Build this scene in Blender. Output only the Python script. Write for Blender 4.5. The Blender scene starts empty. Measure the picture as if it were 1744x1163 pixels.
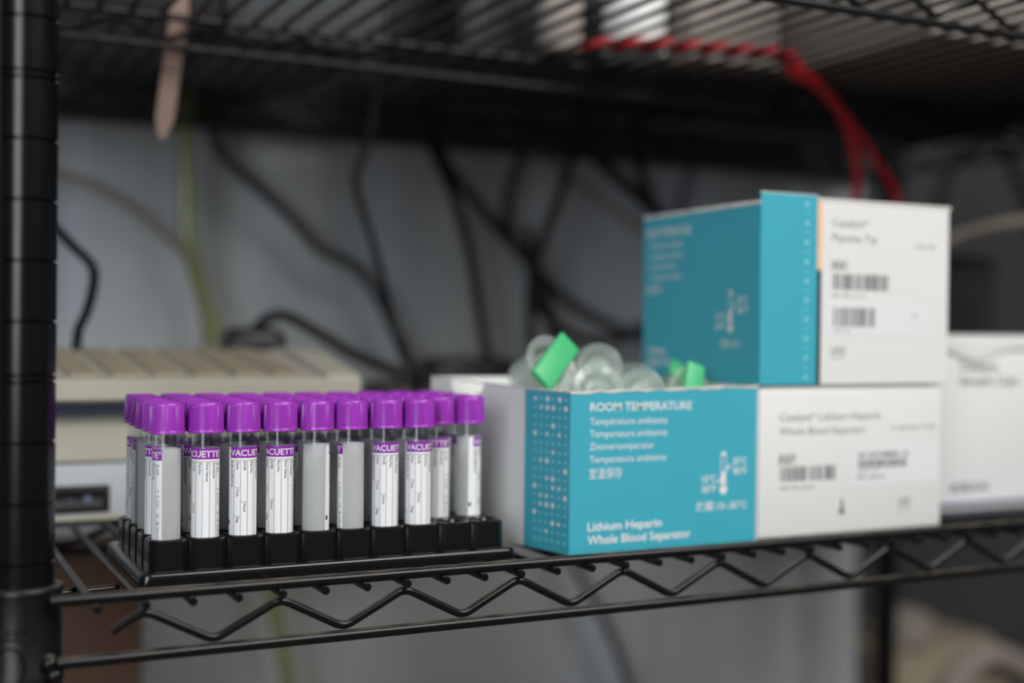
import bpy, bmesh, math, random
from mathutils import Vector, Matrix, Euler
random.seed(7)
S = 0.001                                   # the scene is laid out in millimetres, built in metres
scene = bpy.context.scene
C = scene.collection

# ------------------------------------------------------------------ camera
cam_d = bpy.data.cameras.new('camera')
cam = bpy.data.objects.new('camera', cam_d); C.objects.link(cam)
FPX, YAW, PIT, ROL = 2157.82, 0.4593, -0.0077, 0.0110
F = Vector((math.sin(YAW)*math.cos(PIT), math.cos(YAW)*math.cos(PIT), math.sin(PIT)))
R0 = Vector((math.cos(YAW), -math.sin(YAW), 0)); U0 = R0.cross(F)
Rv = math.cos(ROL)*R0 + math.sin(ROL)*U0; Uv = -math.sin(ROL)*R0 + math.cos(ROL)*U0
CAM = Vector((-80.79, -557.95, 114.88))
M = Matrix((Rv, Uv, -F)).transposed().to_4x4(); M.translation = CAM*S
cam.matrix_world = M
cam_d.sensor_width = 36.0; cam_d.lens = 36.0*FPX/1744.0
cam_d.clip_start = 0.01; cam_d.clip_end = 30
cam_d.dof.use_dof = True; cam_d.dof.focus_distance = 0.603; cam_d.dof.aperture_fstop = 2.55
scene.camera = cam

# ------------------------------------------------------------------ world, lights, exposure
w = bpy.data.worlds.new('room_light'); scene.world = w; w.use_nodes = True
w.node_tree.nodes['Background'].inputs[0].default_value = (0.93, 0.97, 1.0, 1)
w.node_tree.nodes['Background'].inputs[1].default_value = 0.075
def area(name, loc, target, sx, sy, power, col):
    d = bpy.data.lights.new(name, 'AREA'); d.shape = 'RECTANGLE'; d.size = sx; d.size_y = sy; d.energy = power; d.color = col
    o = bpy.data.objects.new(name, d); C.objects.link(o); o.location = loc
    o.rotation_euler = (Vector(target)-Vector(loc)).to_track_quat('-Z', 'Y').to_euler()
    return o
area('ceiling_panel_light', (0.85, -1.35, 1.45), (0.35, 0.1, 0.05), 1.5, 0.9, 38, (1.0, 0.97, 0.93))
area('window_light', (-1.15, -1.5, 0.66), (0.25, 0.3, 0.1), 0.8, 1.3, 23, (0.90, 0.96, 1.0))  # window-like bluish fill, added for left faces, wall and post streak
scene.view_settings.view_transform = 'Standard'; scene.view_settings.look = 'None'
scene.view_settings.exposure = 0.1; scene.view_settings.gamma = 1.0
scene.view_settings.use_curve_mapping = False
scene.cycles.transparent_max_bounces = 48
scene.cycles.max_bounces = 10

# ------------------------------------------------------------------ materials
def lin(r, g, b):
    f = lambda c: (c/255/12.92) if c/255 <= 0.04045 else ((c/255+0.055)/1.055)**2.4
    return (f(r), f(g), f(b), 1)
def mat(name, col, rough=0.5, metal=0.0, spec=0.5, noise=0.0, nscale=80, bump=0.0, bscale=300, coat=0.0, sub=0.0):
    m = bpy.data.materials.new(name); m.use_nodes = True; nt = m.node_tree; b = nt.nodes['Principled BSDF']
    b.inputs['Base Color'].default_value = col; b.inputs['Roughness'].default_value = rough
    b.inputs['Metallic'].default_value = metal; b.inputs['Specular IOR Level'].default_value = spec
    b.inputs['Coat Weight'].default_value = coat
    if noise or bump:
        tc = nt.nodes.new('ShaderNodeTexCoord')
    if noise:
        n = nt.nodes.new('ShaderNodeTexNoise'); n.inputs['Scale'].default_value = nscale; n.inputs['Detail'].default_value = 4
        nt.links.new(tc.outputs['Object'], n.inputs['Vector'])
        mx = nt.nodes.new('ShaderNodeMix'); mx.data_type = 'RGBA'
        mx.inputs['A'].default_value = tuple(c*(1-noise) for c in col[:3])+(1,)
        mx.inputs['B'].default_value = tuple(min(1, c*(1+noise)) for c in col[:3])+(1,)
        nt.links.new(n.outputs['Fac'], mx.inputs['Factor']); nt.links.new(mx.outputs['Result'], b.inputs['Base Color'])
    if bump:
        n2 = nt.nodes.new('ShaderNodeTexNoise'); n2.inputs['Scale'].default_value = bscale
        nt.links.new(tc.outputs['Object'], n2.inputs['Vector'])
        bp = nt.nodes.new('ShaderNodeBump'); bp.inputs['Strength'].default_value = bump; bp.inputs['Distance'].default_value = 0.0005
        nt.links.new(n2.outputs['Fac'], bp.inputs['Height']); nt.links.new(bp.outputs['Normal'], b.inputs['Normal'])
    return m
def dusty_black(name, dust=0.8, rough=0.27):
    m = mat(name, (0.005, 0.005, 0.0055, 1), rough, spec=0.32); nt = m.node_tree; b = nt.nodes['Principled BSDF']
    g = nt.nodes.new('ShaderNodeNewGeometry'); sx = nt.nodes.new('ShaderNodeSeparateXYZ'); nt.links.new(g.outputs['Normal'], sx.inputs[0])
    r = nt.nodes.new('ShaderNodeMapRange'); r.interpolation_type = 'SMOOTHSTEP'
    r.inputs['From Min'].default_value = 0.62; r.inputs['From Max'].default_value = 1.0
    nt.links.new(sx.outputs['Z'], r.inputs['Value'])
    n = nt.nodes.new('ShaderNodeTexNoise'); n.inputs['Scale'].default_value = 45; n.inputs['Detail'].default_value = 6
    nt.links.new(g.outputs['Position'], n.inputs['Vector'])
    r2 = nt.nodes.new('ShaderNodeMapRange'); r2.inputs['From Min'].default_value = 0.35; r2.inputs['From Max'].default_value = 0.7
    r2.inputs['To Min'].default_value = 0.05; r2.inputs['To Max'].default_value = dust
    nt.links.new(n.outputs['Fac'], r2.inputs['Value'])
    mu = nt.nodes.new('ShaderNodeMath'); mu.operation = 'MULTIPLY'
    nt.links.new(r.outputs['Result'], mu.inputs[0]); nt.links.new(r2.outputs['Result'], mu.inputs[1])
    mx = nt.nodes.new('ShaderNodeMix'); mx.data_type = 'RGBA'
    mx.inputs['A'].default_value = (0.005, 0.005, 0.0055, 1); mx.inputs['B'].default_value = (0.17, 0.145, 0.115, 1)
    nt.links.new(mu.outputs[0], mx.inputs['Factor']); nt.links.new(mx.outputs['Result'], b.inputs['Base Color'])
    rr = nt.nodes.new('ShaderNodeMapRange'); rr.inputs['To Min'].default_value = rough; rr.inputs['To Max'].default_value = 0.9
    nt.links.new(mu.outputs[0], rr.inputs['Value']); nt.links.new(rr.outputs['Result'], b.inputs['Roughness'])
    return m
def clear_plastic(name, tint=(0.975, 0.98, 0.98), haze=0.0, hazecol=(0.8, 0.82, 0.82), ior=1.5, rough=0.06):
    m = bpy.data.materials.new(name); m.use_nodes = True; nt = m.node_tree; nt.nodes.clear()
    out = nt.nodes.new('ShaderNodeOutputMaterial'); tr = nt.nodes.new('ShaderNodeBsdfTransparent'); gl = nt.nodes.new('ShaderNodeBsdfGlossy')
    tr.inputs[0].default_value = tint+(1,); gl.inputs['Roughness'].default_value = rough
    # the inside of a wall reflects like the outside
    mx = nt.nodes.new('ShaderNodeMixShader')
    lw = nt.nodes.new('ShaderNodeLayerWeight'); lw.inputs[0].default_value = 0.5
    pw = nt.nodes.new('ShaderNodeMath'); pw.operation = 'POWER'; pw.inputs[1].default_value = 3.2
    ma = nt.nodes.new('ShaderNodeMath'); ma.operation = 'MULTIPLY_ADD'; ma.inputs[1].default_value = 0.55; ma.inputs[2].default_value = 0.035
    nt.links.new(lw.outputs['Facing'], pw.inputs[0]); nt.links.new(pw.outputs[0], ma.inputs[0]); nt.links.new(ma.outputs[0], mx.inputs[0])
    nt.links.new(tr.outputs[0], mx.inputs[1]); nt.links.new(gl.outputs[0], mx.inputs[2])
    last = mx
    if haze:
        df = nt.nodes.new('ShaderNodeBsdfDiffuse'); df.inputs[0].default_value = hazecol+(1,)
        tl = nt.nodes.new('ShaderNodeBsdfTranslucent'); tl.inputs[0].default_value = hazecol+(1,)
        ad = nt.nodes.new('ShaderNodeMixShader'); ad.inputs[0].default_value = 0.4
        nt.links.new(df.outputs[0], ad.inputs[1]); nt.links.new(tl.outputs[0], ad.inputs[2])
        m2 = nt.nodes.new('ShaderNodeMixShader'); m2.inputs[0].default_value = haze
        nt.links.new(mx.outputs[0], m2.inputs[1]); nt.links.new(ad.outputs[0], m2.inputs[2]); last = m2
    nt.links.new(last.outputs[0], out.inputs[0])
    return m

MT = {}
MT['wire'] = dusty_black('black_coated_wire', 0.8)
MT['post'] = mat('black_coated_post', (0.0035, 0.0035, 0.004, 1), 0.24, spec=0.35, noise=0.3, nscale=60)
MT['collar'] = dusty_black('black_plastic_collar', 0.8, 0.36)
MT['rack'] = mat('black_moulded_plastic', (0.005, 0.005, 0.006, 1), 0.21, noise=0.2, nscale=200)
MT['cap'] = mat('purple_cap_plastic', lin(158, 56, 182), 0.30, spec=0.5)
MT['clear'] = clear_plastic('clear_tube_plastic')
MT['film'] = clear_plastic('frosted_label_film', haze=0.55, hazecol=(0.80, 0.80, 0.80))
MT['label'] = mat('white_label_paper', (0.86, 0.86, 0.87, 1), 0.45)
MT['header'] = mat('purple_label_ink', lin(142, 36, 170), 0.42)
MT['ink'] = mat('black_ink', (0.02, 0.02, 0.025, 1), 0.5)
MT['greyink'] = mat('grey_ink', (0.20, 0.20, 0.21, 1), 0.6)
MT['softink'] = mat('dark_grey_ink', (0.10, 0.10, 0.11, 1), 0.6)
MT['whiteink'] = mat('white_ink', (0.78, 0.78, 0.78, 1), 0.5)
MT['paleink'] = mat('pale_cyan_ink', lin(150, 208, 222), 0.5)
MT['cyan'] = mat('cyan_printed_card', (0.055, 0.40, 0.51, 1), 0.38, noise=0.03, nscale=30)
MT['card'] = mat('white_printed_card', (0.76, 0.76, 0.745, 1), 0.48, noise=0.02, nscale=30)
MT['cardraw'] = mat('raw_white_card_edge', (0.70, 0.69, 0.66, 1), 0.8, noise=0.06, nscale=200)
MT['sticker'] = mat('white_sticker_paper', (0.775, 0.775, 0.795, 1), 0.42)
MT['peach'] = mat('peach_ink', lin(244, 190, 150), 0.5)
MT['beige'] = mat('aged_beige_plastic', lin(176, 172, 158), 0.55, noise=0.08, nscale=14)
MT['beigedark'] = mat('dusty_beige_grille', lin(150, 140, 120), 0.75, noise=0.16, nscale=40)
MT['panelgrey'] = mat('pale_grey_panel', lin(176, 180, 186), 0.5, noise=0.04, nscale=20)
MT['black'] = mat('black_plastic', (0.010, 0.010, 0.011, 1), 0.4)
MT['cable'] = mat('black_cable_rubber', (0.006, 0.006, 0.0065, 1), 0.55, spec=0.22)
MT['cablegrey'] = mat('dark_grey_cable_rubber', (0.03, 0.034, 0.037, 1), 0.6, spec=0.25)
MT['red'] = mat('red_cable_sheath', (0.42, 0.004, 0.012, 1), 0.42)
MT['cream'] = mat('cream_cable_sheath', lin(190, 178, 160), 0.5)
MT['brownthin'] = mat('tan_cable_sheath', lin(120, 102, 84), 0.6)
MT['strap'] = mat('pinkish_beige_strap', lin(132, 108, 95), 0.6)  # darkened in colour for the shadow it hangs in
MT['hose'] = clear_plastic('clear_yellowish_hose', (0.90, 0.91, 0.76), haze=0.12, hazecol=(0.50, 0.52, 0.34), rough=0.12)
MT['sep'] = clear_plastic('clear_separator_plastic', (0.965, 0.98, 0.968), haze=0.24, hazecol=(0.84, 0.91, 0.85), rough=0.10)
MT['green'] = mat('green_plastic', lin(70, 186, 120), 0.42)
MT['brown'] = mat('brown_cardboard', lin(96, 72, 56), 0.8, noise=0.15, nscale=25)
MT['greycard'] = mat('grey_brown_card', lin(150, 142, 134), 0.7, noise=0.08, nscale=20)
MT['bindark'] = mat('dark_grey_bin_plastic', lin(62, 66, 70), 0.6)
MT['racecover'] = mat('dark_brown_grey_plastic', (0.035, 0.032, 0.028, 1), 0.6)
MT['white'] = mat('white_plastic', (0.78, 0.79, 0.77, 1), 0.45)
MT['bluegrey'] = mat('blue_grey_plastic', lin(92, 98, 122), 0.35, noise=0.1, nscale=30)
def wall_mat(name, a, b, sc):
    m = mat(name, a, 0.75); nt = m.node_tree; p = nt.nodes['Principled BSDF']
    tc = nt.nodes.new('ShaderNodeTexCoord'); mp = nt.nodes.new('ShaderNodeMapping'); mp.inputs['Scale'].default_value = (1, 1, 0.18)
    n = nt.nodes.new('ShaderNodeTexNoise'); n.inputs['Scale'].default_value = sc; n.inputs['Detail'].default_value = 3
    nt.links.new(tc.outputs['Object'], mp.inputs[0]); nt.links.new(mp.outputs[0], n.inputs['Vector'])
    r = nt.nodes.new('ShaderNodeMapRange'); r.inputs['From Min'].default_value = 0.35; r.inputs['From Max'].default_value = 0.65
    nt.links.new(n.outputs['Fac'], r.inputs['Value'])
    mx = nt.nodes.new('ShaderNodeMix'); mx.data_type = 'RGBA'; mx.inputs['A'].default_value = a; mx.inputs['B'].default_value = b
    nt.links.new(r.outputs['Result'], mx.inputs['Factor']); nt.links.new(mx.outputs['Result'], p.inputs['Base Color'])
    return m
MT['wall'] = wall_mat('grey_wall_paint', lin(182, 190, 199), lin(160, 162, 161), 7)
MT['walldark'] = wall_mat('dark_grey_wall_paint', lin(62, 65, 68), lin(54, 54, 54), 5)  # shade of the recessed wall put into a darker grey
MT['floor'] = mat('brown_floor', lin(112, 88, 72), 0.7, noise=0.15, nscale=8)

# ------------------------------------------------------------------ mesh helpers (coordinates in mm)
def mesh_obj(name, bm, m, parent=None, smooth=False, loc=None, recalc=True):
    if recalc: bmesh.ops.recalc_face_normals(bm, faces=bm.faces)
    for v in bm.verts: v.co *= S
    me = bpy.data.meshes.new(name); bm.to_mesh(me); bm.free()
    if m is not None: me.materials.append(m)
    if smooth:
        for p in me.polygons: p.use_smooth = True
        me.set_sharp_from_angle(angle=math.radians(38))
    return link(name, me, parent, loc)
def link(name, me, parent=None, loc=None):
    o = bpy.data.objects.new(name, me); C.objects.link(o)
    if parent: o.parent = parent
    if loc: o.location = Vector(loc)*S
    return o
def thing(name, label, cat, loc=(0, 0, 0), rot=(0, 0, 0), group=None):
    o = bpy.data.objects.new(name, None); C.objects.link(o); o.location = Vector(loc)*S; o.rotation_euler = rot
    o.empty_display_size = 0.01
    return tag(o, label, cat, group)
def tag(o, label, cat, group=None):
    o['label'] = label; o['category'] = cat
    if group: o['group'] = group
    return o
def struct(o): o['kind'] = 'structure'; return o
def add_box(bm, x0, x1, y0, y1, z0, z1, bev=0.0, seg=2):
    vs = [bm.verts.new((x, y, z)) for x in (x0, x1) for y in (y0, y1) for z in (z0, z1)]
    idx = [(0,1,3,2), (4,6,7,5), (0,4,5,1), (2,3,7,6), (0,2,6,4), (1,5,7,3)]
    fs = [bm.faces.new([vs[i] for i in f]) for f in idx]
    if bev:
        es = list({e for f in fs for e in f.edges})
        bmesh.ops.bevel(bm, geom=es, offset=bev, segments=seg, affect='EDGES', profile=0.5)
def box(name, m, parent, x0, x1, y0, y1, z0, z1, bev=0.0, seg=2):
    bm = bmesh.new(); add_box(bm, x0, x1, y0, y1, z0, z1, bev, seg); return mesh_obj(name, bm, m, parent, smooth=bev > 0)
def add_lathe(bm, prof, n=32, cx=0, cy=0, rfun=None):
    rings = []
    for (r, z) in prof:
        if r < 1e-6: rings.append([bm.verts.new((cx, cy, z))]); continue
        ring = []
        for i in range(n):
            a = 2*math.pi*i/n; rr = r if rfun is None else rfun(r, z, a)
            ring.append(bm.verts.new((cx+rr*math.cos(a), cy+rr*math.sin(a), z)))
        rings.append(ring)
    for A, B in zip(rings[:-1], rings[1:]):
        for i in range(n):
            j = (i+1) % n
            if len(A) == 1 and len(B) == 1: continue
            if len(A) == 1: bm.faces.new((A[0], B[i], B[j]))
            elif len(B) == 1: bm.faces.new((A[i], A[j], B[0]))
            else: bm.faces.new((A[i], A[j], B[j], B[i]))
def catmull(P, k=8):
    P = [Vector(p) for p in P]; Q = [P[0]*2-P[1]]+P+[P[-1]*2-P[-2]]; out = []
    for i in range(1, len(Q)-2):
        a, b, c, d = Q[i-1:i+3]
        for t in range(k):
            t /= k
            out.append(0.5*((2*b)+(c-a)*t+(2*a-5*b+4*c-d)*t*t+(3*b-a-3*c+d)*t**3))
    out.append(P[-1]); return out
def fillet(P, r, k=5):
    P = [Vector(p) for p in P]; out = [P[0]]
    for a, b, c in zip(P[:-2], P[1:-1], P[2:]):
        u = (a-b).normalized(); v = (c-b).normalized()
        p, q = b+u*r, b+v*r
        for i in range(k+1):
            t = i/k; out.append((1-t)**2*p+2*t*(1-t)*b+t*t*q)
    out.append(P[-1]); return out
def add_tube(bm, P, r, n=10, cap=True, flat=None):
    P = [Vector(p) for p in P]; T = []
    for i in range(len(P)):
        a = P[max(i-1, 0)]; b = P[min(i+1, len(P)-1)]; T.append((b-a).normalized())
    N = T[0].orthogonal().normalized(); rings = []
    for i, p in enumerate(P):
        N = (N-T[i]*N.dot(T[i])).normalized(); B = T[i].cross(N)
        ri = r[i] if isinstance(r, (list, tuple)) else r
        rings.append([bm.verts.new(p+(N*math.cos(2*math.pi*k/n)+B*math.sin(2*math.pi*k/n))*ri) for k in range(n)])
    for A, Bq in zip(rings[:-1], rings[1:]):
        for k in range(n): bm.faces.new((A[k], A[(k+1) % n], Bq[(k+1) % n], Bq[k]))
    if cap: bm.faces.new(rings[0][::-1]); bm.faces.new(rings[-1])
def tube(name, P, r, m, parent=None, n=10):
    bm = bmesh.new(); add_tube(bm, P, r, n); return mesh_obj(name, bm, m, parent, smooth=True)

_tc = {}
def text_geo(body, size, bold=0.0, align='LEFT', spacing=1.0):
    key = (body, size, bold, align, spacing)
    if key in _tc: return _tc[key]
    cu = bpy.data.curves.new('t', 'FONT'); cu.body = body; cu.size = size/0.73; cu.offset = bold*size; cu.align_x = align
    cu.space_character = spacing; cu.resolution_u = 3
    o = bpy.data.objects.new('t', cu); C.objects.link(o)
    dg = bpy.context.evaluated_depsgraph_get(); dg.update()
    me = bpy.data.meshes.new_from_object(o.evaluated_get(dg))
    V = [(v.co.x, v.co.y) for v in me.vertices]; Fc = [tuple(p.vertices) for p in me.polygons]
    bpy.data.objects.remove(o); bpy.data.curves.remove(cu); bpy.data.meshes.remove(me)
    _tc[key] = (V, Fc); return V, Fc
def text_fit(body, h, width, bold=0.0):
    """text of cap height h squeezed to a width"""
    V, Fc = text_geo(body, h, bold); x0 = min(v[0] for v in V); x1 = max(v[0] for v in V); k = width/(x1-x0)
    return [((v[0]-x0)*k, v[1]) for v in V], Fc
def add_flat(bm, geo, fn):
    V, Fc = geo; vs = [bm.verts.new(fn(x, y)) for x, y in V]
    for f in Fc:
        try: bm.faces.new([vs[i] for i in f])
        except ValueError: pass
def rect(x0, x1, y0, y1): return ([(x0, y0), (x1, y0), (x1, y1), (x0, y1)], [(0, 1, 2, 3)])
def rectframe(x0, x1, y0, y1, t):
    return ([(x0,y0),(x1,y0),(x1,y1),(x0,y1),(x0+t,y0+t),(x1-t,y0+t),(x1-t,y1-t),(x0+t,y1-t)], [(0,1,5,4),(1,2,6,5),(2,3,7,6),(3,0,4,7)])
def disc(cx, cy, r, n=12, ry=None):
    ry = ry or r
    return ([(cx+r*math.cos(2*math.pi*i/n), cy+ry*math.sin(2*math.pi*i/n)) for i in range(n)], [tuple(range(n))])
def barcode(x0, x1, y0, y1, seed, n=44):
    rnd = random.Random(seed); ws = [rnd.choice((1, 1, 1, 2, 2, 3)) for _ in range(n)]; k = (x1-x0)/sum(ws); V = []; Fc = []; x = x0
    for i, a in enumerate(ws):
        if i % 2 == 0:
            b = len(V); V += [(x, y0), (x+a*k, y0), (x+a*k, y1), (x, y1)]; Fc.append((b, b+1, b+2, b+3))
        x += a*k
    return V, Fc
def shift(geo, dx, dy): return [(x+dx, y+dy) for x, y in geo[0]], geo[1]
def rot90cw(geo):        # reads from top to bottom
    return [(y, -x) for x, y in geo[0]], geo[1]

def prints(m, parent, fn, *items):
    """flat print, one part for each line or mark: (name, geometry[, geometry...])"""
    for it in items:
        bm = bmesh.new()
        for g in it[1:]: add_flat(bm, g, fn)
        mesh_obj(it[0], bm, MT[m], parent)
# ------------------------------------------------------------------ the room
def slab(name, m, *a): return struct(box(name, m, None, *a))
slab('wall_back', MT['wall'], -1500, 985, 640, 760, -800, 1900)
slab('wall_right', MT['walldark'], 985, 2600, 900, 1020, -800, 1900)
slab('floor', MT['floor'], -1800, 2600, -2600, 1020, -880, -800)

# ------------------------------------------------------------------ wire shelving
PXL, PXR, PYF, PYB = -27.6, 937.0, 17.0, 538.0
RIB_Z = -4.1
def make_shelf(label, z):
    t = thing('wire_shelf', label, 'shelf', (0, 0, z), group='tiers of the black wire shelving')
    W0, W1 = -18.5, 928.0
    for y in (0.0, 555.0):
        tube('edge_rod', [(W0, y, 0), (W1, y, 0)], 2.65, MT['wire'], t, 14)
        tube('lower_rod', [(W0+3, y, -26.3), (W1-3, y, -26.3)], 2.65, MT['wire'], t, 14)
        pts = [(6.3, y, -14.6)]; x = 20.0
        k = 0
        while x < 915:
            pts.append((x, y, -6.9 if k % 2 == 0 else -22.4)); x += 30; k += 1
        tube('zigzag_wire', fillet(pts, 4.5), 2.0, MT['wire'], t, 10)
    for x in (-27.6, 937.0):
        tube('side_rod', [(x, 26, 0), (x, 529, 0)], 3.0, MT['wire'], t, 12)
        tube('side_lower_rod', [(x, 26, -26.3), (x, 529, -26.3)], 3.0, MT['wire'], t, 12)
        pts = []; y = 34; k = 0
        while y < 525: pts.append((x, y, -7.6 if k % 2 == 0 else -21.2)); y += 30; k += 1
        tube('side_zigzag_wire', fillet(pts, 6.0), 2.3, MT['wire'], t, 8)
    # middle truss
    tube('middle_rod', [(-24, 279, -8.0), (934, 279, -8.0)], 2.6, MT['wire'], t, 10)
    tube('middle_lower_rod', [(-24, 279, -27.0), (934, 279, -27.0)], 2.6, MT['wire'], t, 10)
    pts = []; x = -10.0; k = 0
    while x < 925: pts.append((x, 279, -11.5 if k % 2 == 0 else -23.5)); x += 30; k += 1
    tube('middle_zigzag_wire', fillet(pts, 5.0), 2.0, MT['wire'], t, 8)
    # ribs
    bm = bmesh.new(); add_tube(bm, [(0, -4.2, RIB_Z), (0, 559.2, RIB_Z)], 1.95, 10)
    first = mesh_obj('rib', bm, MT['wire'], t, smooth=True)
    for i in range(1, 46): link('rib', first.data, t, (20.0*i, 0, 0))
    tube('corner_brace_wire', [(-20, 57, RIB_Z-4.4), (19, 61, RIB_Z-4.4)], 2.3, MT['wire'], t, 10)
    for (px, py, sgn) in ((PXL, PYF, -1), (PXR, PYF, -1), (PXL, PYB, 1), (PXR, PYB, 1)):
        bm = bmesh.new()
        prof = [(12.9, -42), (15.4, -42), (16.6, -41), (16.6, -30), (16.0, -29), (16.0, 2.0), (16.7, 2.6), (16.7, 4.2), (16.2, 4.9), (13.6, 4.9), (12.9, 4.2), (12.9, -42)]
        add_lathe(bm, prof, 48, px, py)
        c = mesh_obj('corner_collar', bm, MT['collar'], t, smooth=True)
        bm = bmesh.new()
        for rx, zz in ((px-sgn*0+(9.5 if px < 0 else -9.5), -26.3), (px+(11.5 if px < 0 else -11.5), -31.5)):
            yy = py+sgn*14.5
            bmesh.ops.create_icosphere(bm, subdivisions=2, radius=3.9, matrix=Matrix.Translation((rx, yy, zz)))
        mesh_obj('weld_bead', bm, MT['wire'], c, smooth=True)
        if sgn < 0:   # raised maker's plate on the front of the collar
            bm = bmesh.new()
            a0 = math.radians(-115 if px < 0 else -65)
            def wrap(x, zc, rr=16.3): a = a0+x/16.0; return (px+rr*math.cos(a), py+rr*math.sin(a), zc)
            ring = [(6.4*math.cos(q*math.pi/16), 8.6*math.sin(q*math.pi/16)) for q in range(33)]
            add_tube(bm, [wrap(x, -27+yy, 16.7) for x, yy in ring], 0.55, 6, cap=False)
            add_tube(bm, [wrap(x, -15.2+max(0, abs(x)-8)*0.4, 16.1) for x in range(-10, 11)], 0.5, 6)
            mesh_obj('raised_emblem', bm, MT['collar'], c, smooth=True)
            bm = bmesh.new(); add_flat(bm, shift(text_geo('EBY', 3.2, 0.03, 'CENTER', 1.3), 3.2, -13.6), lambda x, y: wrap(x, y, 16.15))
            g = bmesh.ops.extrude_face_region(bm, geom=bm.faces[:])
            for v in [q for q in g['geom'] if isinstance(q, bmesh.types.BMVert)]:
                d = Vector((v.co.x-px, v.co.y-py, 0)).normalized(); v.co += d*0.35
            mesh_obj('raised_lettering', bm, MT['collar'], c)
    return t
make_shelf('black wire shelf carrying the tube rack and the cartons', 0.0)
make_shelf('dark black wire shelf overhead, above the stacked cartons', 324.3)
make_shelf('black wire shelf below the frame, under the tube rack tier', -330.0)

def make_post(label, px, py):
    prof = [(0, -790), (12.2, -790), (12.7, -788)]; zg0 = 65.94+0.35; R = 12.7; k0 = int(math.floor((-780-zg0)/25.48))+1
    for k in range(k0, 60):
        z = zg0+25.48*k
        if z > 900: break
        z *= 1.0
        for dz in ((0.0,) if (k-1) % 5 else (0.0, 2.9)):
            prof += [(R, z+dz-1.05), (R-1.1, z+dz-0.3), (R-1.1, z+dz+0.2), (R, z+dz+0.45)]
    prof += [(R, 905), (R-0.8, 906.5), (0, 907)]
    prof = [p for i, p in enumerate(prof)]
    bm = bmesh.new(); add_lathe(bm, prof, 48)
    o = mesh_obj('shelf_post', bm, MT['post'], None, smooth=True, loc=(px, py, 0))
    return tag(o, label, 'post', 'grooved posts of the shelving')
make_post('grooved black round post at the left edge, nearest the camera', PXL, PYF)
make_post('dark round post against the wall, behind the right-hand cartons', PXR, PYB)
make_post('grooved black round post at the back left, hidden beyond the front post', PXL, PYB)
make_post('grooved black round post at the front right end of the shelves', PXR, PYF)

# ------------------------------------------------------------------ tube rack
TX, TY, TP = 36.1, 37.3, 17.92
rack = thing('tube_rack', 'black moulded plastic rack with ten by five cells holding the purple-capped tubes', 'rack', (0, 0, 0))
def oct_ring(h, ch, z, n_arc=3):
    """square of half side h with rounded-off corners"""
    pts = []
    for q in range(4):
        a0 = q*math.pi/2
        for i in range(n_arc+1):
            a = a0+i/n_arc*math.pi/2
            pts.append(Vector((h-ch+ch*math.cos(a), h-ch+ch*math.sin(a), 0)) if q == 0 else
                       Vector((-(h-ch)+ch*math.cos(a), h-ch+ch*math.sin(a), 0)) if q == 1 else
                       Vector((-(h-ch)+ch*math.cos(a), -(h-ch)+ch*math.sin(a), 0)) if q == 2 else
                       Vector((h-ch+ch*math.cos(a), -(h-ch)+ch*math.sin(a), 0)))
    return [Vector((p.x, p.y, z)) for p in pts]
def ring_bridge(bm, A, B):
    n = len(A)
    for i in range(n): bm.faces.new((A[i], A[(i+1) % n], B[(i+1) % n], B[i]))
bm = bmesh.new()
h = TP/2-0.15
rings = [oct_ring(h+0.12, 2.6, 2.6, 1), oct_ring(h+0.05, 2.6, 4.6, 1), oct_ring(h-0.1, 2.9, 16.6, 1), oct_ring(h-0.4, 3.0, 17.6, 1), oct_ring(h-1.0, 3.0, 18.0, 1)]
VR = [[bm.verts.new(p) for p in r] for r in rings]
for A, B in zip(VR[:-1], VR[1:]): ring_bridge(bm, A, B)
def hole(r, z): return [bm.verts.new((r*math.cos(2*math.pi*i/24), r*math.sin(2*math.pi*i/24), z)) for i in range(24)]
HR = [hole(7.5, 17.9), hole(7.0, 17.1), hole(6.85, 2.6), hole(5.2, 1.2), hole(1.2, 1.0)]
for A, B in zip(HR[:-1], HR[1:]): ring_bridge(bm, A, B)
bm.faces.new(HR[-1])
bmesh.ops.bridge_loops(bm, edges=[e for e in bm.edges if (e.verts[0] in VR[-1] and e.verts[1] in VR[-1]) or (e.verts[0] in HR[0] and e.verts[1] in HR[0])])
cell0 = mesh_obj('cell', bm, MT['rack'], rack, smooth=True)
cell_me = cell0.data; first = True
for j in range(5):
    for i in range(10):
        o = cell0 if first else link('cell', cell_me, rack)
        first = False; o.location = Vector((TX+TP*i, TY+TP*j, 0))*S
bm = bmesh.new()
def rrect(x0, x1, y0, y1, r, z, n=5):
    out = []
    for (cx, cy, a0) in ((x1-r, y1-r, 0), (x0+r, y1-r, 90), (x0+r, y0+r, 180), (x1-r, y0+r, 270)):
        for i in range(n+1):
            a = math.radians(a0+90*i/n); out.append((cx+r*math.cos(a), cy+r*math.sin(a), z))
    return out
x0, x1, y0, y1 = TX-TP/2, TX+TP*9.5, TY-TP/2, TY+TP*4.5
lv = [(5.0, 5, -1.9), (5.2, 5, -1.5), (4.8, 5, 2.6), (4.3, 4.6, 3.6), (3.5, 4.2, 4.1), (1.6, 4, 4.2), (-0.6, 3.4, 4.2), (-1.5, 3, 4.2)]
VR = [[bm.verts.new(p) for p in rrect(x0-a, x1+a, y0-a, y1+a, r, z)] for a, r, z in lv]
for A, B in zip(VR[:-1], VR[1:]): ring_bridge(bm, A, B)
bm.faces.new(VR[0])
mesh_obj('base_flange', bm, MT['rack'], rack, smooth=True)

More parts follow.
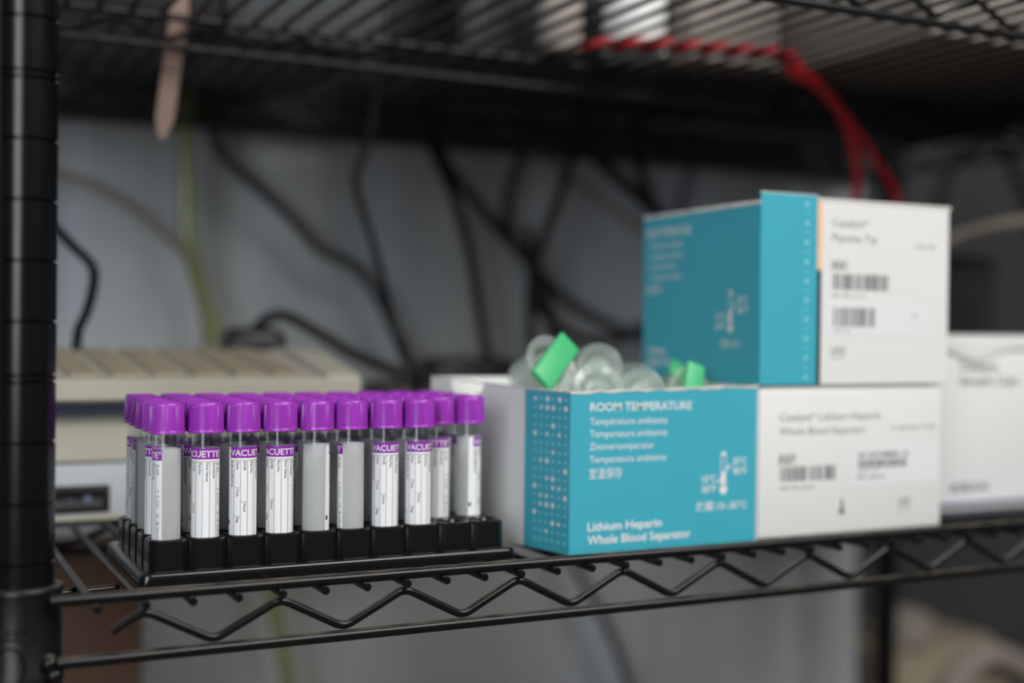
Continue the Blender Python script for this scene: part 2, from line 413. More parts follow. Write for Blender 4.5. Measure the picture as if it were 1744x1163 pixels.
# ------------------------------------------------------------------ blood tubes
R_T = 6.5
def body_mesh():
    bm = bmesh.new(); prof = [(0, 0)]
    for i in range(1, 7): a = i/6*math.pi/2; prof.append((R_T*math.sin(a), R_T*(1-math.cos(a))))
    prof += [(R_T, 66.5), (R_T-0.2, 68)]
    add_lathe(bm, prof, 40)
    inner = [(5.55, 68), (5.5, 8)]+[(5.5*math.cos(i/4*math.pi/2), 8-5.5*math.sin(i/4*math.pi/2)) for i in range(1, 4)]+[(0, 2.5)]
    add_lathe(bm, inner, 40)
    return bm
def cap_mesh():
    def rf(r, z, a):
        if 67.4 <= z <= 78.3:
            d = math.degrees(a) % 90
            if d < 58:
                k = int(d/58*11*2)
                return r+(0.24 if k % 2 == 0 else -0.04)+(0.08 if k in (0, 21) else 0)
            if 70 < d < 72.6 or 76 < d < 78.6: return r+0.12
        return r
    bm = bmesh.new()
    prof = [(6.55, 66.2), (6.6, 65.5), (8.1, 65.5), (8.4, 65.75), (8.42, 66.5), (8.22, 66.85), (8.15, 67.2), (8.14, 67.45), (7.86, 78.2), (7.85, 78.45),
            (7.74, 79.2), (7.45, 79.85), (6.95, 80.2), (6.3, 80.25), (5.7, 79.95), (5.2, 79.55), (2.5, 79.4), (0, 79.4)]
    add_lathe(bm, prof, 272, rfun=rf)
    for q in range(4):
        a = math.radians(90*q+74)
        bmesh.ops.create_uvsphere(bm, u_segments=8, v_segments=5, radius=0.7, matrix=Matrix.Translation((8.0*math.cos(a), 8.0*math.sin(a), 67.2)))
    return bm
ZT, ZH, ZB = 58.5, 53.3, 6.8            # label top, foot of its purple header, label foot
L_END = 24.9
CIRC = 2*math.pi*6.56
# label start faces -y of the tube; s runs to the right as seen from outside
def ang(s): return -math.pi/2+s/6.56
def lab(s, z, r): a = ang(s); return (r*math.cos(a), r*math.sin(a), z)
def strip_mesh(s0, s1, z0, z1, r, corners=0.0):
    bm = bmesh.new(); n = max(2, int((s1-s0)/0.8)); prev = None
    for i in range(n+1):
        s = s0+(s1-s0)*i/n; d = min(s-s0, s1-s); dz = 0
        if corners and d < corners: dz = corners-math.sqrt(max(0, corners**2-(corners-d)**2))
        cur = (bm.verts.new(lab(s, z0, r)), bm.verts.new(lab(s, z1-dz, r)))
        if prev: bm.faces.new((prev[0], cur[0], cur[1], prev[1]))
        prev = cur
    return bm
def label_print():
    bm = bmesh.new(); r = 6.70
    ad = lambda g: add_flat(bm, g, lambda x, y: lab(x, y, r))
    cols = [4.8, 8.2, 11.4, 14.8, 18.15, 21.5]
    for x in cols: ad(rect(x-0.07, x+0.07, ZB, 52.2))
    nseg = 12
    for i in range(nseg):
        a = cols[0]+(cols[-1]-cols[0])*i/nseg; b = cols[0]+(cols[-1]-cols[0])*(i+1)/nseg; ad(rect(a, b, 52.1, 52.25))
    for x0, x1, z in ((4.8, 8.2, 39.2), (4.8, 8.2, 25.6), (8.2, 11.4, 32.6)):
        ad(rect(x0, (x0+x1)/2, z-0.07, z+0.07)); ad(rect((x0+x1)/2, x1, z-0.07, z+0.07))
    def vt(body, s, z, hgt, wid, bold=0.0): ad(shift(rot90cw(text_fit(body, hgt, wid, bold)), s-hgt*0.5, z))
    vt('K2E K2EDTA', 3.7, 52.0, 1.25, 12.6, 0.012)
    for body, s, z, wdt in (('Date', 6.9, 51.6, 3.7), ('Time', 6.9, 38.7, 3.7), ('Sig.', 6.9, 25.1, 2.9), ('DOB', 10.2, 51.6, 4.0), ('Ward', 10.2, 32.1, 4.2), ('Pat.No.', 13.6, 51.6, 5.8), ('First Name', 17.0, 51.6, 8.6), ('Surname', 20.3, 51.6, 7.3)):
        vt(body, s, z, 1.2, wdt, 0.008)
    ad(rect(0.35, 1.55, 21.6, 23.6))
    return bm
def label_print_grey():
    bm = bmesh.new(); r = 6.70
    ad = lambda g: add_flat(bm, g, lambda x, y: lab(x, y, r))
    def vt(body, s, z, hgt, wid, bold=0.0): ad(shift(rot90cw(text_fit(body, hgt, wid, bold)), s-hgt*0.5, z))
    vt('2 ml', 23.0, 51.6, 1.45, 4.8, 0.025)
    for z in (39.6, 37.3):            # CE mark, reading downwards
        P = [(23.0+0.85*math.cos(a), z-1.0+0.85*math.sin(a)) for a in [math.radians(q) for q in range(0, 181, 15)]]
        Q = [(23.0+0.6*math.cos(a), z-1.0+0.6*math.sin(a)) for a in [math.radians(q) for q in range(0, 181, 15)]]
        for i in range(12): ad(([P[i], P[i+1], Q[i+1], Q[i]], [(0, 1, 2, 3)]))
    ad(rect(22.9, 23.1, 36.0, 37.0))
    for z0, z1 in ((31.2, 35.2), (26.2, 29.0), (23.2, 25.3)): ad(rectframe(22.25, 23.75, z0, z1, 0.12))
    ad(rect(22.9, 23.05, 31.7, 34.7)); ad(rect(22.6, 23.3, 27.2, 27.9)); ad(rect(22.6, 23.4, 23.7, 24.5))
    vt('2025-07-01', 23.0, 22.6, 1.1, 8.6, 0.02)
    return bm
def header_print():
    bm = bmesh.new(); V, Fc = text_geo('VACUETTE', 3.05, 0.022)
    xs = [v[0] for v in V]; k = 20.2/(max(xs)-min(xs))
    add_flat(bm, ([((x-min(xs))*k+3.0, y+54.35) for x, y in V], Fc), lambda x, y: lab(x, y, 6.74))
    add_flat(bm, shift(text_geo('®', 1.3, 0.01), 23.3, 56.2), lambda x, y: lab(x, y, 6.74))
    return bm
TM = {}
def get(name, bm, m, smooth):
    o = mesh_obj(name, bm, m, None, smooth=smooth, recalc=True); TM[name] = o.data; bpy.data.objects.remove(o)
get('tube_body', body_mesh(), MT['clear'], True); get('cap', cap_mesh(), MT['cap'], True)
get('label', strip_mesh(0, L_END, ZB, ZT, 6.58, 1.0), MT['label'], True)
get('header_band', strip_mesh(2.6, L_END, ZH, ZT, 6.63, 0), MT['header'], True)
get('frosted_window', strip_mesh(L_END, CIRC, ZB, ZT, 6.56), MT['film'], True)
get('black_print', label_print(), MT['ink'], False); get('grey_print', label_print_grey(), MT['greyink'], False); get('header_lettering', header_print(), MT['whiteink'], False)
PHI = {(0,0): -235, (1,0): -141, (2,0): -81, (3,0): -123, (4,0): 44, (5,0): -254, (6,0): -95, (7,0): -85, (8,1): -160, (9,1): 0,
       (0,1): -217, (0,2): 40, (0,3): -268, (0,4): -130, (1,1): -84, (2,1): 30, (3,1): -268, (4,1): -255, (5,1): -262, (6,1): 30, (7,1): 35}
ORD = ['first', 'second', 'third', 'fourth', 'fifth', 'sixth', 'seventh', 'eighth', 'ninth', 'tenth']
ROWN = ['front row', 'second row from the front', 'third row from the front', 'fourth row from the front', 'back row']
rt = random.Random(11)
for j in range(5):
    for i in range(10):
        if j == 0 and i > 7: continue
        x, y = TX+TP*i, TY+TP*j
        t = thing('blood_tube', 'purple-capped blood tube in the %s, %s from the left' % (ROWN[j], ORD[i]), 'tube', (x, y, 1.5), group='purple-capped tubes in the black rack')
        phi = PHI.get((i, j), rt.uniform(-180, 180))
        d = Vector((CAM.x-x, CAM.y-y, 0)); az = math.atan2(d.y, d.x)       # direction towards the viewer's side of the rack
        rz = az+math.radians(phi)+math.pi/2
        tl = 0.25 if j == 0 else 0.5
        t.rotation_euler = Euler((math.radians(rt.uniform(-tl, tl)), math.radians(rt.uniform(-tl, tl)), rz), 'ZYX')
        t.scale = (0.987, 0.987, 0.987)
        link('tube_body', TM['tube_body'], t)
        c = link('cap', TM['cap'], t); c.rotation_euler.z = rt.uniform(0, 6.28)
        l = link('label', TM['label'], t)
        hb = link('header_band', TM['header_band'], l)
        link('header_lettering', TM['header_lettering'], l); link('black_print', TM['black_print'], l); link('grey_print', TM['grey_print'], l)
        link('frosted_window', TM['frosted_window'], t)

# ------------------------------------------------------------------ open carton of separators
def panel(bm, a, b, z0, z1a, z1b, th, inner, wob=None, n=1):
    """vertical wall from a to b (xy), thickness th towards the inside point"""
    a = Vector(a); b = Vector(b); u = (b-a).normalized(); nrm = Vector((-u.y, u.x))
    if (Vector(inner)-a).dot(nrm) < 0: nrm = -nrm
    prev = None
    for i in range(n+1):
        k = i/n; p = a+(b-a)*k; zt = z1a+(z1b-z1a)*k+(wob(k) if wob else 0)
        q = p+nrm*th
        cur = [bm.verts.new((p.x, p.y, z0)), bm.verts.new((p.x, p.y, zt)), bm.verts.new((q.x, q.y, zt)), bm.verts.new((q.x, q.y, z0))]
        if prev:
            for f in ((0, 1), (1, 2), (2, 3), (3, 0)): bm.faces.new((prev[f[0]], cur[f[0]], cur[f[1]], prev[f[1]]))
        else: bm.faces.new(cur)
        prev = cur
    bm.faces.new(prev[::-1])
FL = -1.9                                   # what stands on the ribs stands here
A = thing('open_carton', 'open cyan and white carton of clear separators, torn top, marked ROOM TEMPERATURE', 'carton', (0, 0, 0))
P0, P1, P2, P3 = (241.0, 22.6), (362.2, 22.6), (359.0, 149.0), (213.5, 146.0)
uL = (Vector(P3)-Vector(P0)).normalized(); PS = Vector(P0)+uL*37.6; inn = (290, 90)
rw = random.Random(3)
bm = bmesh.new(); panel(bm, P0, P1, FL, 83.5, 85.8, 0.7, inn); mesh_obj('front_panel', bm, MT['cyan'], A)
bm = bmesh.new(); panel(bm, P0, PS, FL, 83.6, 84.2, 0.7, inn); mesh_obj('dotted_side_panel', bm, MT['cyan'], A)
# white rear part of the left side with a thumb notch in its top edge
uq = lambda t, z, off=0.0: (PS.x+uL.x*t+uL.y*off, PS.y+uL.y*t-uL.x*off, z)
Ls = (Vector(P3)-PS).length
prof = [(0, FL), (Ls, FL), (Ls, 87.5)]
prof += [(53+16*math.cos(a), 86.3-11.0*math.sin(a)) for a in [math.radians(q) for q in range(0, 181, 15)]] + [(0, 84.2)]
bm = bmesh.new()
o1 = [bm.verts.new(uq(t, z)) for t, z in prof]; o2 = [bm.verts.new(uq(t, z, 0.7)) for t, z in prof]
bm.faces.new(o1); bm.faces.new(o2[::-1])
for i in range(len(prof)): bm.faces.new((o1[i], o1[(i+1) % len(prof)], o2[(i+1) % len(prof)], o2[i]))
mesh_obj('white_side_panel', bm, MT['card'], A)
bm = bmesh.new(); panel(bm, P3, P2, FL, 87.5, 86.5, 0.7, inn); mesh_obj('back_panel', bm, MT['card'], A)
bm = bmesh.new(); panel(bm, P1, P2, FL, 85.8, 86.0, 0.7, inn); mesh_obj('right_panel', bm, MT['card'], A)
bm = bmesh.new()
vs0 = [bm.verts.new((p[0], p[1], 0.0)) for p in ((242, 24), (361, 24), (358, 148), (215, 145))]; bm.faces.new(vs0)
mesh_obj('bottom_panel', bm, MT['card'], A)
bm = bmesh.new()
for z in (56.0, 57.0):
    bm.faces.new([bm.verts.new((p[0], p[1], z)) for p in ((243.2, 24.4), (360, 24.4), (357, 147), (216.2, 144.5))])
mesh_obj('inner_tray', bm, MT['cardraw'], A)
def torn(name, a, b, z0, z1, seed, wmin, wmax):
    """ragged white fold line where a lid flap was ripped off"""
    r = random.Random(seed); a = Vector(a); b = Vector(b); u = (b-a).normalized(); nr = Vector((u.y, -u.x)); bm = bmesh.new(); n = 26; prev = None
    for i in range(n+1):
        k = i/n; p = a+(b-a)*k; z = z0+(z1-z0)*k; hh = r.uniform(wmin, wmax); dp = r.uniform(0.1, 0.5)
        cur = [bm.verts.new((p.x+nr.x*dp, p.y+nr.y*dp, z-hh)), bm.verts.new((p.x+nr.x*(dp+0.2), p.y+nr.y*(dp+0.2), z+r.uniform(0.2, 0.8))), bm.verts.new((p.x-nr.x*1.0, p.y-nr.y*1.0, z+r.uniform(0.0, 0.9))), bm.verts.new((p.x-nr.x*1.0, p.y-nr.y*1.0, z-hh))]
        if prev:
            for f in range(4): bm.faces.new((prev[f], cur[f], cur[(f+1) % 4], prev[(f+1) % 4]))
        else: bm.faces.new(cur)
        prev = cur
    bm.faces.new(prev[::-1]); return mesh_obj(name, bm, MT['cardraw'], A)
torn('torn_edge', P0, P1, 83.4, 85.8, 5, 0.2, 1.3)
torn('torn_edge', PS, P0, 84.1, 83.5, 6, 0.1, 0.6)
torn('torn_edge', P3, PS, 87.3, 84.2, 8, 0.1, 0.5).location.z = 0.0
# print on the front panel
fA = lambda x, z: (x, 22.6-0.12, z)
def thermo(fn, x, z, k, cx, cz, low, high, foot, m, parent):
    bm = bmesh.new(); ad = lambda g: add_flat(bm, ([(cx+a*k, cz+b*k) for a, b in g[0]], g[1]), fn)
    ad(disc(0, -9.0, 2.6, 20))
    ad(rect(-1.2, 1.2, -6.5, 1)); ad(rectframe(-1.75, 1.75, -7.05, 10.5, 0.55))
    ad(([( -1.75, 10.5), (1.75, 10.5), (1.2, 11.8), (0, 12.3), (-1.2, 11.8)], [(0, 1, 2, 3, 4)]))
    ad(([(1.75, 1.0), (4.2, 3.8), (5.2, 3.8), (5.2, 4.6), (3.6, 4.6), (1.75, 2.6)], [(0, 1, 2, 3, 4, 5)]))
    ad(([(-1.75, -3.6), (-3.0, -5.0), (-4.6, -5.0), (-4.6, -4.2), (-3.4, -4.2), (-1.75, -2.0)], [(0, 1, 2, 3, 4, 5)]))
    for body, dx, dz in ((low[0], -14.4, -4.6), (low[1], -14.4, -10.2), (high[0], 6.4, 4.6), (high[1], 6.4, -1.0)):
        ad(shift(text_fit(body, 4.0, 9.4, 0.018), dx, dz))
    ad(shift(text_fit(foot[0], 4.1, foot[1], 0.01), foot[2], -20.0))
    return mesh_obj('thermometer_symbol', bm, m, parent)
prints('whiteink', A, fA, ('printed_heading', shift(text_fit('ROOM TEMPERATURE', 4.6, 64.3, 0.018), 252.8, 73.4)),
  *[('printed_line', shift(text_fit(b_, 3.9, w_, 0.0), 252.7, z_)) for b_, z_, w_ in (('Température ambiante', 66.1, 48.6), ('Temperatura ambiente', 59.5, 48.4), ('Zimmertemperatur', 52.8, 40.2), ('Temperatura ambiente', 46.0, 48.2))],
  ('printed_line', shift(text_fit('室温保存', 4.6, 20.4, 0.0), 252.5, 37.9)),
  ('printed_product_name', shift(text_fit('Lithium Heparin', 4.7, 46.3, 0.025), 251.9, 10.0)),
  ('printed_product_name', shift(text_fit('Whole Blood Separator', 4.7, 65.2, 0.025), 251.9, 3.0)))
thermo(fA, 0, 0, 1.0, 338.8, 37.2, ('10°C', '50°F'), ('30°C', '90°F'), ('贮藏:10~30°C', 34.0, -18.0), MT['whiteink'], A)
# dot pattern on the side strip
BIG = {(0,2),(0,4),(1,2),(1,5),(1,3),(3,3),(4,0),(7,2),(8,5),(9,3),(10,0),(11,5),(12,2),(12,3),(13,0),(14,3),(17,5),(17,1)}
MID = {(0,0),(1,1),(4,2),(4,4),(6,3),(7,1),(9,2),(10,4),(10,3),(11,1),(11,2),(12,1),(14,4),(15,2),(17,3)}
fD = lambda t, z: (P0[0]+uL.x*t-uL.y*0.13, P0[1]+uL.y*t+uL.x*0.13, z)
b1, b2 = bmesh.new(), bmesh.new()
for r in range(18):
    for c in range(6):
        t, z = 3.6+(5-c)*5.0, 79.2-r*4.72
        if z < 0: continue
        if (r, c) in BIG: add_flat(b1, disc(t, z, 1.45), fD)
        elif (r, c) in MID: add_flat(b1, disc(t, z, 1.15), fD)
        else: add_flat(b2, disc(t, z, 0.85), fD)
mesh_obj('white_dot_pattern', b1, MT['whiteink'], A); mesh_obj('pale_dot_pattern', b2, MT['paleink'], A)

# ------------------------------------------------------------------ clear separators inside the open carton
def sep_body():
    bm = bmesh.new()
    prof = [(0, 0), (7.0, 0), (8.6, 0.6), (9.2, 2), (9.8, 20), (12.6, 20.6), (13.6, 21.2), (13.6, 23.2), (12.9, 23.6), (12.0, 23.4), (9.2, 21.6), (8.6, 3), (6.5, 1.4), (0, 1.4)]
    add_lathe(bm, prof, 28); return bm
o = mesh_obj('clear_cup', sep_body(), MT['sep'], None, smooth=True); SEP = o.data; bpy.data.objects.remove(o)
def sep_green():
    bm = bmesh.new(); add_box(bm, -6.2, 6.2, -15.5, 15.5, -1.6, 1.6, 1.5, 3); return bm
o = mesh_obj('green_tab', sep_green(), MT['green'], None, smooth=True); SEPG = o.data; bpy.data.objects.remove(o)
o = mesh_obj('plunger_stem', (lambda b: (add_lathe(b, [(0, 1.5), (4.2, 1.5), (4.2, 15), (6.8, 15.5), (6.8, 17.5), (0, 17.5)], 20), b)[1])(bmesh.new()), MT['sep'], None, smooth=True); SEPP = o.data; bpy.data.objects.remove(o)
SEPS = [ # centre, rotation (deg), size, green tab?, label
 ((244, 68, 92), (66, 8, 10), 1.22, True, 'clear round separator with a bright green tab at the carton\'s left corner'),
 ((263, 96, 84), (40, 25, 20), 1.05, False, 'clear round separator just behind the green-tabbed one'),
 ((272, 50, 80), (55, 10, -30), 1.0, False, 'clear separator facing the camera, beside the bright green tab'),
 ((290, 80, 93), (78, 10, -28), 1.0, False, 'clear ring-mouthed separator in the middle of the open carton'),
 ((305, 114, 82), (25, -35, 60), 1.0, False, 'clear separator lying deepest in the middle of the open carton'),
 ((300, 48, 80), (84, 0, -32), 1.0, False, 'clear separator lying with its round mouth towards the camera'),
 ((326, 50, 80), (70, 40, -10), 1.0, True, 'clear separator with a green tab near the carton\'s front right'),
 ((342, 80, 80), (60, -20, 30), 1.0, True, 'clear separator with a green tab against the dark cyan box side'),
 ((317, 82, 80), (60, 20, 90), 0.95, False, 'clear separator between the two right-hand green-tabbed ones'),
 ((240, 122, 71), (80, 0, 10), 0.9, False, 'clear separator behind the white side with the thumb notch'),
 ((272, 128, 78), (60, 0, 140), 0.9, False, 'clear separator in the rear middle of the open carton'),
 ((338, 120, 78), (50, 0, 200), 1.0, False, 'clear separator in the rear right corner of the open carton'),
]
for (loc, rot, sz, grn, lb) in SEPS:
    t = thing('separator', lb, 'separator', (0, 0, 0), group='clear separators in the open carton')
    Mx = Matrix.Translation(Vector(loc)*S) @ Euler([math.radians(a) for a in rot], 'XYZ').to_matrix().to_4x4() @ Matrix.Scale(sz, 4) @ Matrix.Translation((0, 0, -0.011))
    t.matrix_world = Mx
    link('clear_cup', SEP, t); link('plunger_stem', SEPP, t)
    if grn:
        g = link('green_tab', SEPG, t, (0, 0, 25.4)); g.rotation_euler.z = -0.75 if sz > 1.2 else 0.4

# ------------------------------------------------------------------ closed white carton and the cyan-sided carton stacked on it
B = thing('white_carton', 'closed white carton with barcodes standing under the stacked cyan-sided box', 'carton', (0, 0, 0))
box('carton_body', MT['card'], B, 364.4, 503.5, 24.4, 148, FL, 83.6, 1.3, 3)
box('lid_flap', MT['card'], B, 365.2, 503.0, 25.0, 147.6, 83.9, 85.2, 0.5, 1)
fB = lambda x, z: (x, 24.4-0.12, z)
prints('greyink', B, fB, ('printed_product_name', shift(text_fit('Catalyst* Lithium Heparin', 4.6, 75.5), 378.6, 65.2)),
  ('printed_product_name', shift(text_fit('Whole Blood Separator', 4.6, 64.0), 378.8, 57.2)),
  ('printed_line', shift(text_fit('10 SEPARATORS', 2.4, 36.0), 462.4, 58.3)), ('printed_line', shift(text_fit('REF 98-12345', 2.2, 24.0), 380.0, 25.6)))
prints('softink', B, fB, ('reference_mark', shift(text_fit('REF', 4.0, 10.0, 0.02), 379.6, 41.2), rectframe(378.6, 390.6, 40.2, 46.2, 0.35)),
  ('barcode', barcode(379.6, 420.6, 30.4, 38.8, 1)),
  ('bottle_symbol', ([(423.0, 9.6), (427.6, 9.6), (426.2, 13.8), (426.0, 18.6), (424.6, 18.6), (424.4, 13.8)], [(0, 1, 2, 3, 4, 5)])),
  ('maker_mark', shift(text_fit('UDI', 4.4, 8.6), 469.6, 13.0), rectframe(469.6, 477.6, 8.8, 12.6, 0.3)))
st = box('sticker', MT['sticker'], B, 432.0, 501.0, 24.4-0.14, 24.5, 26.0, 49.5)
fS = lambda x, z: (x, 24.4-0.22, z)
prints('ink', st, fS, ('sticker_line', shift(text_fit('GF CKYVMB001 10', 2.6, 39.0, 0.03), 437.4, 42.6)), ('sticker_barcode', barcode(437.4, 475.5, 36.0, 41.2, 2, 60)))
prints('softink', st, fS, ('sticker_line', shift(text_fit('LOT 10', 1.9, 14.0), 437.8, 33.4)), ('sticker_line', shift(text_fit('EXP 2025-06', 2.0, 21.4, 0.02), 436.6, 29.6)))

K = thing('cyan_carton', 'cyan and white pipette tip carton stacked on top of the white carton', 'carton', (0, 0, 0))
ZC = 86.0; CX0, CX1, CY0, CY1 = 363.2, 506.2, 23.2, 147.0; XS = 404.4
def cbox(name, m, *a): return box(name, m, K, *a)
box('white_front_panel', MT['card'], K, XS, CX1, CY0, CY0+0.8, ZC, 194.0, 0.3, 1)
box('cyan_front_strip', MT['cyan'], K, CX0, XS, CY0, CY0+0.8, ZC, 195.6, 0.2, 1)
bm = bmesh.new(); panel(bm, (CX0, CY0+0.8), (CX0, CY1), ZC, 189.3, 189.3, 0.8, (400, 80), lambda k: 0.5*math.sin(k*7), 12); mesh_obj('cyan_side_panel', bm, MT['cyan'], K)
box('right_panel', MT['card'], K, CX1-0.8, CX1, CY0+0.8, CY1, ZC, 190)
box('back_panel', MT['card'], K, CX0+0.8, CX1-0.8, CY1-0.8, CY1, ZC, 190)
box('bottom_panel', MT['card'], K, CX0+0.8, CX1-0.8, CY0+0.8, CY1-0.8, ZC, ZC+0.8)
box('lid', MT['card'], K, CX0-0.2, CX1+0.3, CY0+1.0, CY1+0.4, 190.2, 191.2, 0.3, 1)
box('front_flap_edge', MT['cardraw'], K, XS-0.5, CX1+1.6, CY0-0.5, CY0+2.6, 192.6, 194.6, 0.8, 2)
box('strip_top_edge', MT['cardraw'], K, CX0-0.3, XS, CY0-0.1, CY0+1.2, 195.4, 196.1, 0.2, 1)
bm = bmesh.new(); panel(bm, (CX0-0.5, CY0+0.5), (CX0-0.5, CY1), 189.0, 190.4, 190.6, 1.1, (400, 80), lambda k: 0.6*math.sin(k*19)+0.3*math.sin(k*41), 30); mesh_obj('raw_fold_edge', bm, MT['cardraw'], K)
fC = lambda x, z: (x, CY0-0.12, z)
prints('paleink', K, fC, ('dot_column', *[disc(396.0, 190.5-q*5.55, 1.3 if q % 2 == 0 else 0.7) for q in range(19)]))
bm = bmesh.new(); add_flat(bm, rect(XS-0.8, XS+2.6, 152.8, 193.5), fC); mesh_obj('peach_stripe', bm, MT['peach'], K)
bm = bmesh.new(); add_flat(bm, rect(XS-0.6, XS+2.4, 86.4, 152.8), fC); mesh_obj('black_stripe', bm, MT['ink'], K)
prints('greyink', K, fC, ('printed_product_name', shift(text_fit('Catalyst*', 4.8, 27.0), 414.5, 178.6)), ('printed_product_name', shift(text_fit('Pipette Tip', 4.8, 34.0), 414.7, 169.8)),
  ('printed_line', shift(text_fit('500 TIPS', 2.2, 15.5), 479.5, 168.0)), ('printed_line', shift(text_fit('REF 98-11413', 2.0, 25.0), 415.2, 137.2)))
prints('softink', K, fC, ('reference_mark', shift(text_fit('REF', 3.4, 9.2, 0.02), 415.6, 154.2), rectframe(414.6, 426.2, 153.2, 158.6, 0.35)),
  ('barcode', barcode(415.2, 458.2, 141.6, 151.0, 3)), ('maker_mark', shift(text_fit('UDI', 3.8, 10.0), 415.0, 104.6), rectframe(415.0, 424.0, 101.2, 104.2, 0.3)))
st = box('sticker', MT['sticker'], K, 411.5, 492.0, CY0-0.14, CY0+0.1, 114.5, 133.5)
fS2 = lambda x, z: (x, CY0-0.22, z)
prints('softink', st, fS2, ('sticker_barcode', barcode(416.0, 448.6, 120.0, 131.2, 4, 36)), ('sticker_line', shift(text_fit('LOT 10', 2.0, 11.0), 417.0, 116.6)), ('sticker_line', shift(text_fit('01', 1.8, 3.0), 477.0, 126.0)))
fT = lambda d, z: (CX0-0.12, CY1-d, z)       # d runs from the back edge towards the front
prints('whiteink', K, fT, ('printed_heading', shift(text_fit('ROOM TEMPERATURE', 5.4, 50.0, 0.018), 4.0, 176.6)),
  *[('printed_line', shift(text_fit(b_, 3.9, w_, 0.005), 8.0, z_)) for b_, z_, w_ in (('Température ambiante', 169.4, 37.0), ('Temperatura ambiente', 162.6, 37.0), ('Zimmertemperatur', 156.0, 30.0), ('Temperatura ambiente', 149.2, 37.0))],
  ('printed_line', shift(text_fit('室温保存', 4.6, 17.5), 4.5, 140.6)),
  ('printed_product_name', shift(text_fit('Catalyst', 4.4, 20.0, 0.03), 7.0, 102.0)), ('printed_product_name', shift(text_fit('Pipette Tip', 4.4, 26.0, 0.03), 7.0, 95.0)))
thermo(fT, 0, 0, 1.05, CY1-51.2, 128.0, ('15°C', '59°F'), ('30°C', '86°F'), ('贮藏15~30°C', 17.5, -9.0), MT['whiteink'], K)

# ------------------------------------------------------------------ white box at the right edge on a flat tray
T = thing('flat_tray', 'low blue-grey plastic tray under the white box at the right edge', 'tray', (0, 0, 0))
box('tray_base', MT['bluegrey'], T, 520, 770, 52, 230, FL, 0.6, 0.6, 2)
bm = bmesh.new(); add_tube(bm, fillet([(520, 230, 1.6), (520, 52, 1.6), (770, 52, 1.6), (770, 230, 1.6)], 8), 1.4, 8); mesh_obj('tray_rim', bm, MT['greycard'], T, smooth=True)
E_ = thing('white_flap_box', 'white box with a curled top flap at the right edge, behind the cartons', 'carton', (0, 0, 0))
EY = 82.0
ex0, ex1 = 545.0, 700.0
box('box_body', MT['card'], E_, ex0, ex1, EY, EY+110, 0.7, 113.0, 1.5, 3)
bm = bmesh.new(); n = 24; prev = None      # drooping curled flap over the front
for i in range(n+1):
    k = i/n; x = ex0-2+(ex1-ex0+4)*k
    dip = 9.0*math.exp(-((k-0.30)/0.14)**2)+1.5*math.exp(-((k-0.8)/0.2)**2)
    P = [(x, EY+40, 116.4), (x, EY+4, 116.4), (x, EY-2.2, 115.2), (x, EY-2.9, 112.0-dip*0.4), (x, EY-1.9, 107.5-dip), (x, EY-1.1, 107.5-dip), (x, EY-1.7, 112-dip*0.4), (x, EY-1.0, 113.6), (x, EY+4, 114.4), (x, EY+40, 114.2)]
    cur = [bm.verts.new(p) for p in P]
    if prev:
        for f in range(len(P)): bm.faces.new((prev[f], cur[f], cur[(f+1) % len(P)], prev[(f+1) % len(P)]))
    else: bm.faces.new(cur)
    prev = cur
bm.faces.new(prev[::-1]); mesh_obj('curled_flap', bm, MT['card'], E_, smooth=True)
fE = lambda x, z: (x, EY-0.15, z)
prints('softink', E_, fE, ('printed_product_name', shift(text_fit('Catalyst', 6.2, 36.0, 0.02), 577.0, 91.5)), ('printed_product_name', shift(text_fit('Sample Cups', 6.2, 56.0, 0.015), 577.0, 81.8)),
  ('maker_name', shift(text_fit('IDEXX', 6.0, 36.0, 0.03), 570.0, 8.6)))

# ------------------------------------------------------------------ beige device behind the rack
D = thing('beige_device', 'old beige desktop device with ribbed top and rocker switch, behind the tube rack', 'device', (0, 0, 0))
DX0, DX1 = -21.0, 196.0
bm = bmesh.new()
def extr(bm, prof, x0, x1):      # profile in (y, z)
    a = [bm.verts.new((x0, y, z)) for y, z in prof]; b = [bm.verts.new((x1, y, z)) for y, z in prof]
    bm.faces.new(a); bm.faces.new(b[::-1])
    for i in range(len(prof)): bm.faces.new((a[i], a[(i+1) % len(prof)], b[(i+1) % len(prof)], b[i]))
extr(bm, [(246, FL), (246, 32), (241, 34), (241, 54), (250, 62), (360, 62), (360, FL)], DX0, DX1-4)
mesh_obj('lower_housing', bm, MT['beige'], D)
pn = box('front_panel', MT['panelgrey'], D, DX0+2, DX1-8, 242.5, 246, 1.0, 32.0, 0.8, 2)
box('bottom_lip', MT['beige'], D, DX0, DX1-4, 240.5, 247, FL, 0.9, 0.4, 1)
sw = box('switch_plate', MT['black'], D, -6.0, 42.6, 241.6, 244, 2.2, 19.2, 0.8, 2)
bm = bmesh.new(); extr(bm, [(241.8, 5), (239.6, 6), (240.8, 11), (239.2, 16), (241.8, 16.6)], 6, 38); mesh_obj('rocker_switch', bm, MT['black'], sw)
bm = bmesh.new(); add_flat(bm, disc(29.0, 11.0, 2.6, 18), lambda x, z: (x, 238.9, z)); add_flat(bm, rect(17.0, 20.5, 10.3, 11.5), lambda x, z: (x, 238.9, z)); mesh_obj('switch_mark', bm, MT['bluegrey'], sw)
box('display_strip', MT['bluegrey'], D, DX0+6, DX1-20, 243, 247, 62.0, 68.5)
bm = bmesh.new(); extr(bm, [(224, 70.5), (222, 72), (222, 81.5), (224, 83.5), (262, 88.5), (330, 98.5), (352, 99), (352, 68.5), (250, 68.5)], DX0, DX1-22)
mesh_obj('lid', bm, MT['beige'], D)
